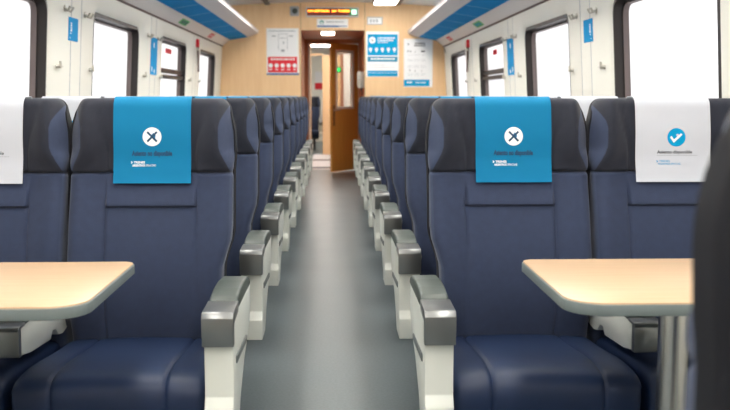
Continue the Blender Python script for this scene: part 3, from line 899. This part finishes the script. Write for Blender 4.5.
decal('exit_figure', [rect2(0.242, 0.305, 2.173, 2.232)], 'exitw', t, local(0.0537))
# small sign below it
o = panel('door_sign', 'small white sign with blue base line directly above the doorway', 'sign', -0.203, 0.198, 2.008, 2.118, 'paper')
decal('base_line', [rect2(-0.20, 0.08, 2.015, 2.036), rect2(0.08, 0.185, 2.020, 2.032)], 'pnavy', o, ep(0.0006))
decal('round_mark', [ngon(-0.14, 2.075, 0.026, 20)], mat('print_sea_green', (60, 160, 150), 0.5), o, ep(0.0006))
decal('round_mark_centre', [ngon(-0.14, 2.068, 0.014, 16)], 'paper', o, ep(0.0012))
decal('lettering', words(-0.08, 0.15, 2.075, 0.012), 'plgrey', o, ep(0.0006))
# number plate and small speaker
o = panel('number_plate', 'small pale plate with blue border high on the bulkhead right of doorway', 'plate', 0.441, 0.641, 2.045, 2.145, 'plgrey', 0.008)
decal('plate_face', [rect2(0.452, 0.630, 2.056, 2.134)], 'paper', o, lambda x, z: Vector((x, YE - 0.0086, z)))
decal('lettering', [rect2(0.48, 0.50, 2.075, 2.115), rect2(0.52, 0.54, 2.075, 2.115), rect2(0.56, 0.58, 2.075, 2.115)], 'plgrey', o, lambda x, z: Vector((x, YE - 0.0092, z)))
t = thing('wall_speaker', 'small grey square speaker high on the bulkhead left of the display', 'speaker', (-0.488, YE, 2.214))
bm = B(); box(bm, -0.056, 0.056, -0.035, 0, -0.060, 0.060, 0.008); obj('housing', bm, 'plgrey', t)
bm = B(); tube(bm, (0.005, -0.034, 0.0), (0.005, -0.040, 0.0), 0.035, 24); obj('grille', bm, 'pad', t)

# ------------------------------------------------------------------ ceiling lamps
first = None
def lamp(x, y0, y1, label):
    t = thing('ceiling_lamp', label, 'lamp', (x, (y0 + y1) / 2, 2.31), group='ceiling lamps along the saloon')
    h = (y1 - y0) / 2
    bm = B(); box(bm, -0.150, 0.150, -h, h, -0.035, 0.0, 0.006); obj('lamp_frame', bm, 'shell', t)
    bm = B(); box(bm, -0.132, 0.132, -h + 0.012, h - 0.012, -0.060, -0.030, 0.015); obj('diffuser', bm, 'lamp', t)
for side, end in ((-1, 11.2), (1, 11.95)):
    for k in range(8):
        y1 = end - 1.95 * k
        if y1 - 1.7 < YB: continue
        lab = 'white ceiling lamp strip nearest the bulkhead, right side' if (side > 0 and k == 0) else 'white ceiling lamp strip farther from the bulkhead, above the rows of seats'
        lamp(side * 0.645, y1 - 1.5, y1, lab)

# ------------------------------------------------------------------ passage, door and vestibule
Y1 = 14.65
bm = B()
for s in (-1, 1): box(bm, min(s * 0.432, s * 0.48), max(s * 0.432, s * 0.48), YE + 0.06, Y1, 0, 2.02)
struct('wall_passage', bm, 'corr', smooth=0)
bm = B(); box(bm, -0.48, 0.48, YE + 0.06, Y1, 1.990, 2.03); struct('ceiling_passage', bm, 'lintel', smooth=0)
bm = B(); box(bm, -0.48, 0.48, YE, Y1 + 0.05, -0.04, 0.0); struct('floor_passage', bm, 'floor', smooth=0)
# rear partition of the passage
OX0, OX1, OZ = -0.345, 0.372, 1.912
bm = B()
box(bm, -1.3, OX0 - 0.03, Y1, Y1 + 0.05, 0, 2.42); box(bm, OX1 + 0.02, 1.3, Y1, Y1 + 0.05, 0, 2.42); box(bm, OX0 - 0.03, OX1 + 0.02, Y1, Y1 + 0.05, OZ + 0.02, 2.42)
struct('wall_partition', bm, 'corr', smooth=0)
bm = B()
box(bm, OX0 - 0.03, OX0, Y1 - 0.015, Y1 + 0.06, 0, OZ + 0.02); box(bm, OX1, OX1 + 0.02, Y1 - 0.015, Y1 + 0.06, 0, OZ + 0.02); box(bm, OX0, OX1, Y1 - 0.015, Y1 + 0.06, OZ, OZ + 0.02)
struct('trim_8', bm, 'wallw', smooth=0)
t = thing('passage_lamp', 'small bright lamp in the passage ceiling behind the doorway', 'lamp', (-0.065, 13.0, 1.99))
bm = B(); box(bm, -0.10, 0.10, -0.24, 0.24, -0.012, 0.0, 0.004); obj('lamp_frame', bm, 'lip', t)
bm = B(); box(bm, -0.085, 0.085, -0.22, 0.22, -0.025, -0.010, 0.006); obj('diffuser', bm, 'lamp2', t)
# the open wooden door, hinged on the right and swung towards the camera
hx, hy = 0.368, Y1 - 0.03; tx, ty = -0.030, Y1 - 0.62
ang = math.atan2(ty - hy, tx - hx); DL = math.hypot(tx - hx, ty - hy)
d = bpy.data.objects.new('door_1', None); C.objects.link(d); d['kind'] = 'structure'; d.empty_display_size = 0.1
d.location = (hx, hy, 0); d.rotation_euler = (0, 0, ang)
gx0, gx1, gz0, gz1 = 0.14, DL - 0.115, 0.955, 1.80
bm = B()
th = 0.018
for a0, a1, b0, b1 in ((0.0, gx0, 0.02, 1.905), (gx1, DL, 0.02, 1.905), (gx0, gx1, 0.02, gz0), (gx0, gx1, gz1, 1.905)):
    box(bm, a0, a1, -th, th, b0, b1)
obj('door_leaf', bm, 'door', d, 0)
bm = B()
for a0, a1, b0, b1 in ((gx0 - 0.012, gx0 + 0.02, gz0 - 0.012, gz1 + 0.012), (gx1 - 0.02, gx1 + 0.012, gz0 - 0.012, gz1 + 0.012), (gx0, gx1, gz0 - 0.012, gz0 + 0.02), (gx0, gx1, gz1 - 0.02, gz1 + 0.012)):
    box(bm, a0, a1, -th - 0.006, th + 0.006, b0, b1)
obj('glazing_bead', bm, 'wallw', d, 0)
bm = B(); box(bm, gx0, gx1, -0.004, 0.004, gz0, gz1); obj('glass_pane', bm, 'dglass', d, 0)
bm = B()
for s in (-1, 1):
    tube(bm, (DL - 0.05, s * th, 0.93), (DL - 0.05, s * (th + 0.045), 0.93), 0.010, 12)
    tube(bm, (DL - 0.05, s * (th + 0.040), 0.93), (DL - 0.15, s * (th + 0.040), 0.93), 0.009, 12)
obj('door_handle', bm, 'hook', d)
bm = B()
for s in (-1, 1): box(bm, DL - 0.068, DL - 0.032, s * th - 0.003, s * th + 0.003, 0.70, 1.0, 0.002)
obj('lock_plate', bm, 'joint', d)
# dispenser on the right wall of the passage
t = thing('soap_dispenser', 'small cream dispenser on the right wall of the passage by the door', 'dispenser', (0.432, 12.78, 1.34))
bm = B(); box(bm, -0.11, 0, -0.06, 0.06, -0.10, 0.12, 0.02); obj('housing', bm, 'cream', t)
bm = B(); tube(bm, (-0.05, 0, -0.10), (-0.05, 0, -0.13), 0.012, 12); obj('nozzle', bm, 'slot', t)

# vestibule and the next coach
Y2 = 18.6; Y3 = 24.0
bm = B(); box(bm, -1.3, 1.3, Y1 + 0.05, Y2, -0.04, 0.0); struct('floor_vestibule', bm, 'lip', smooth=0)
bm = B(); box(bm, -1.3, 1.3, Y1 + 0.05, Y3, 2.3, 2.34); struct('ceiling_vestibule', bm, 'ceil', smooth=0)
bm = B()
for s in (-1, 1): box(bm, min(s * 1.26, s * 1.3), max(s * 1.26, s * 1.3), Y1, Y3, 0, 2.3)
struct('wall_vestibule', bm, 'wall', smooth=0)
for n, y in ((9, 16.9), (10, 15.1)):
    bm = B(); box(bm, -0.7, 0.7, y - 0.06, y + 0.06, 0.0, 0.012, 0.004, 1); struct('trim_%d' % n, bm, 'joint' if n == 9 else 'slot', smooth=0)
bm = B(); box(bm, -1.3, -0.43, Y2, Y2 + 0.05, 0, 2.3); box(bm, -0.21, 0.14, Y2, Y2 + 0.05, 0, 1.92); box(bm, -0.43, -0.21, Y2, Y2 + 0.05, 1.915, 1.95)
struct('wall_coach', bm, 'wood', smooth=0)
bm = B(); box(bm, 0.14, 0.20, Y2 - 0.01, Y2 + 0.06, 0, 1.95); struct('trim_11', bm, 'lintel', smooth=0)
bm = B(); box(bm, 0.20, 1.3, Y2, Y2 + 0.05, 0, 1.95); struct('wall_coach_side', bm, 'wallw', smooth=0)
bm = B(); box(bm, -1.3, 1.3, Y2, Y3, -0.04, 0.0); struct('floor_coach', bm, 'floor', smooth=0)
bm = B(); box(bm, -1.3, 1.3, Y3, Y3 + 0.05, 0, 2.3); struct('wall_coach_end', bm, 'wall', smooth=0)
for x, y in ((0.0, 15.8), (0.0, 17.7), (-0.3, 19.8), (-0.3, 22.0)):  # glowing panels added to light the closed space beyond the door
    t = thing('vestibule_fill_panel', 'added light panel on the ceiling beyond the open door', 'lamp', (x, y, 2.3), group='added light panels beyond the open door')
    bm = B(); box(bm, -0.30, 0.30, -0.30, 0.30, -0.015, 0, 0.004); obj('lamp_frame', bm, 'lip', t)
    bm = B(); box(bm, -0.27, 0.27, -0.27, 0.27, -0.03, -0.012, 0.006); obj('diffuser', bm, 'vfill', t)
s = copy_tree(protos[('aisle', -1)])
s['label'] = 'distant dark seat in the next coach, seen past the open door'; del s['group']
s.location = (-0.555 + 0.02, 19.9, 0)
# red notice seen through the doorway and green lamp seen through the door glass
bm = B(); box(bm, -0.435, -0.20, 21.4, 21.41, 1.28, 1.42)
t = bpy.data.objects.new('coach_notice', None)
C.objects.link(t); tag(t, 'red and white notice in the next coach, above the distant seat', 'sign'); t.location = (-0.32, 23.99, 1.40)
bm.free()
bm = B(); box(bm, -0.14, 0.16, -0.006, 0.004, -0.10, 0.06); obj('red_panel', bm, 'pred', t, 0)
bm = B(); box(bm, -0.14, 0.16, -0.006, 0.004, 0.06, 0.34); obj('white_panel', bm, 'paper', t, 0)
t = thing('exit_light', 'small green exit light seen through the glass of the open door', 'sign', (0.085, Y2, 1.64))
bm = B(); box(bm, -0.07, 0.07, -0.03, 0, -0.05, 0.05, 0.004); obj('housing', bm, 'exitg', t)
bm = B(); box(bm, -0.045, 0.045, -0.033, -0.028, -0.03, 0.03); obj('lit_face', bm, 'green_emit', t, 0)

# ------------------------------------------------------------------ daylight
w = bpy.data.worlds.new('World'); bpy.context.scene.world = w; w.use_nodes = True
nt = w.node_tree; N = nt.nodes; L = nt.links
bg = N['Background']
tc = N.new('ShaderNodeTexCoord'); nz = N.new('ShaderNodeTexNoise'); nz.inputs['Scale'].default_value = 4; nz.inputs['Detail'].default_value = 4
rp = N.new('ShaderNodeValToRGB'); rp.color_ramp.elements[0].color = (0.66, 0.635, 0.66, 1); rp.color_ramp.elements[1].color = (1, 0.985, 0.99, 1)
rp.color_ramp.elements[0].position = 0.35; rp.color_ramp.elements[1].position = 0.6
L.new(tc.outputs['Generated'], nz.inputs['Vector']); L.new(nz.outputs['Fac'], rp.inputs['Fac']); L.new(rp.outputs['Color'], bg.inputs['Color'])
sx = N.new('ShaderNodeSeparateXYZ'); L.new(tc.outputs['Generated'], sx.inputs[0])
mr = N.new('ShaderNodeMapRange'); mr.inputs['From Min'].default_value = -1; mr.inputs['To Min'].default_value = 0.72; mr.inputs['To Max'].default_value = 1.2
L.new(sx.outputs['X'], mr.inputs['Value']); L.new(mr.outputs['Result'], bg.inputs['Strength'])
bg.inputs['Strength'].default_value = 0.85

# ------------------------------------------------------------------ camera
f, vx, vy = 950.0, 334.0, 96.0
th = math.atan2(205 - vy, f); ps = math.atan2(365 - vx, math.hypot(f, 205 - vy))
D = Vector((math.sin(ps) * math.cos(th), math.cos(ps) * math.cos(th), -math.sin(th)))
R = Vector((math.cos(ps), -math.sin(ps), 0)); U = R.cross(D)
cam = bpy.data.cameras.new('Camera'); co = bpy.data.objects.new('Camera', cam); C.objects.link(co)
m = Matrix((R, U, -D)).transposed().to_4x4(); m.translation = Vector((0.0135, 0, EYE)); co.matrix_world = m
cam.sensor_width = 36; cam.lens = f / 730 * 36; cam.clip_start = 0.02
cam.dof.use_dof = True; cam.dof.focus_distance = 3.1; cam.dof.aperture_fstop = 5.0
bpy.context.scene.camera = co
vs = bpy.context.scene.view_settings
vs.view_transform = 'Standard'; vs.look = 'None'; vs.gamma = 1; vs.use_curve_mapping = False; vs.exposure = 0.85
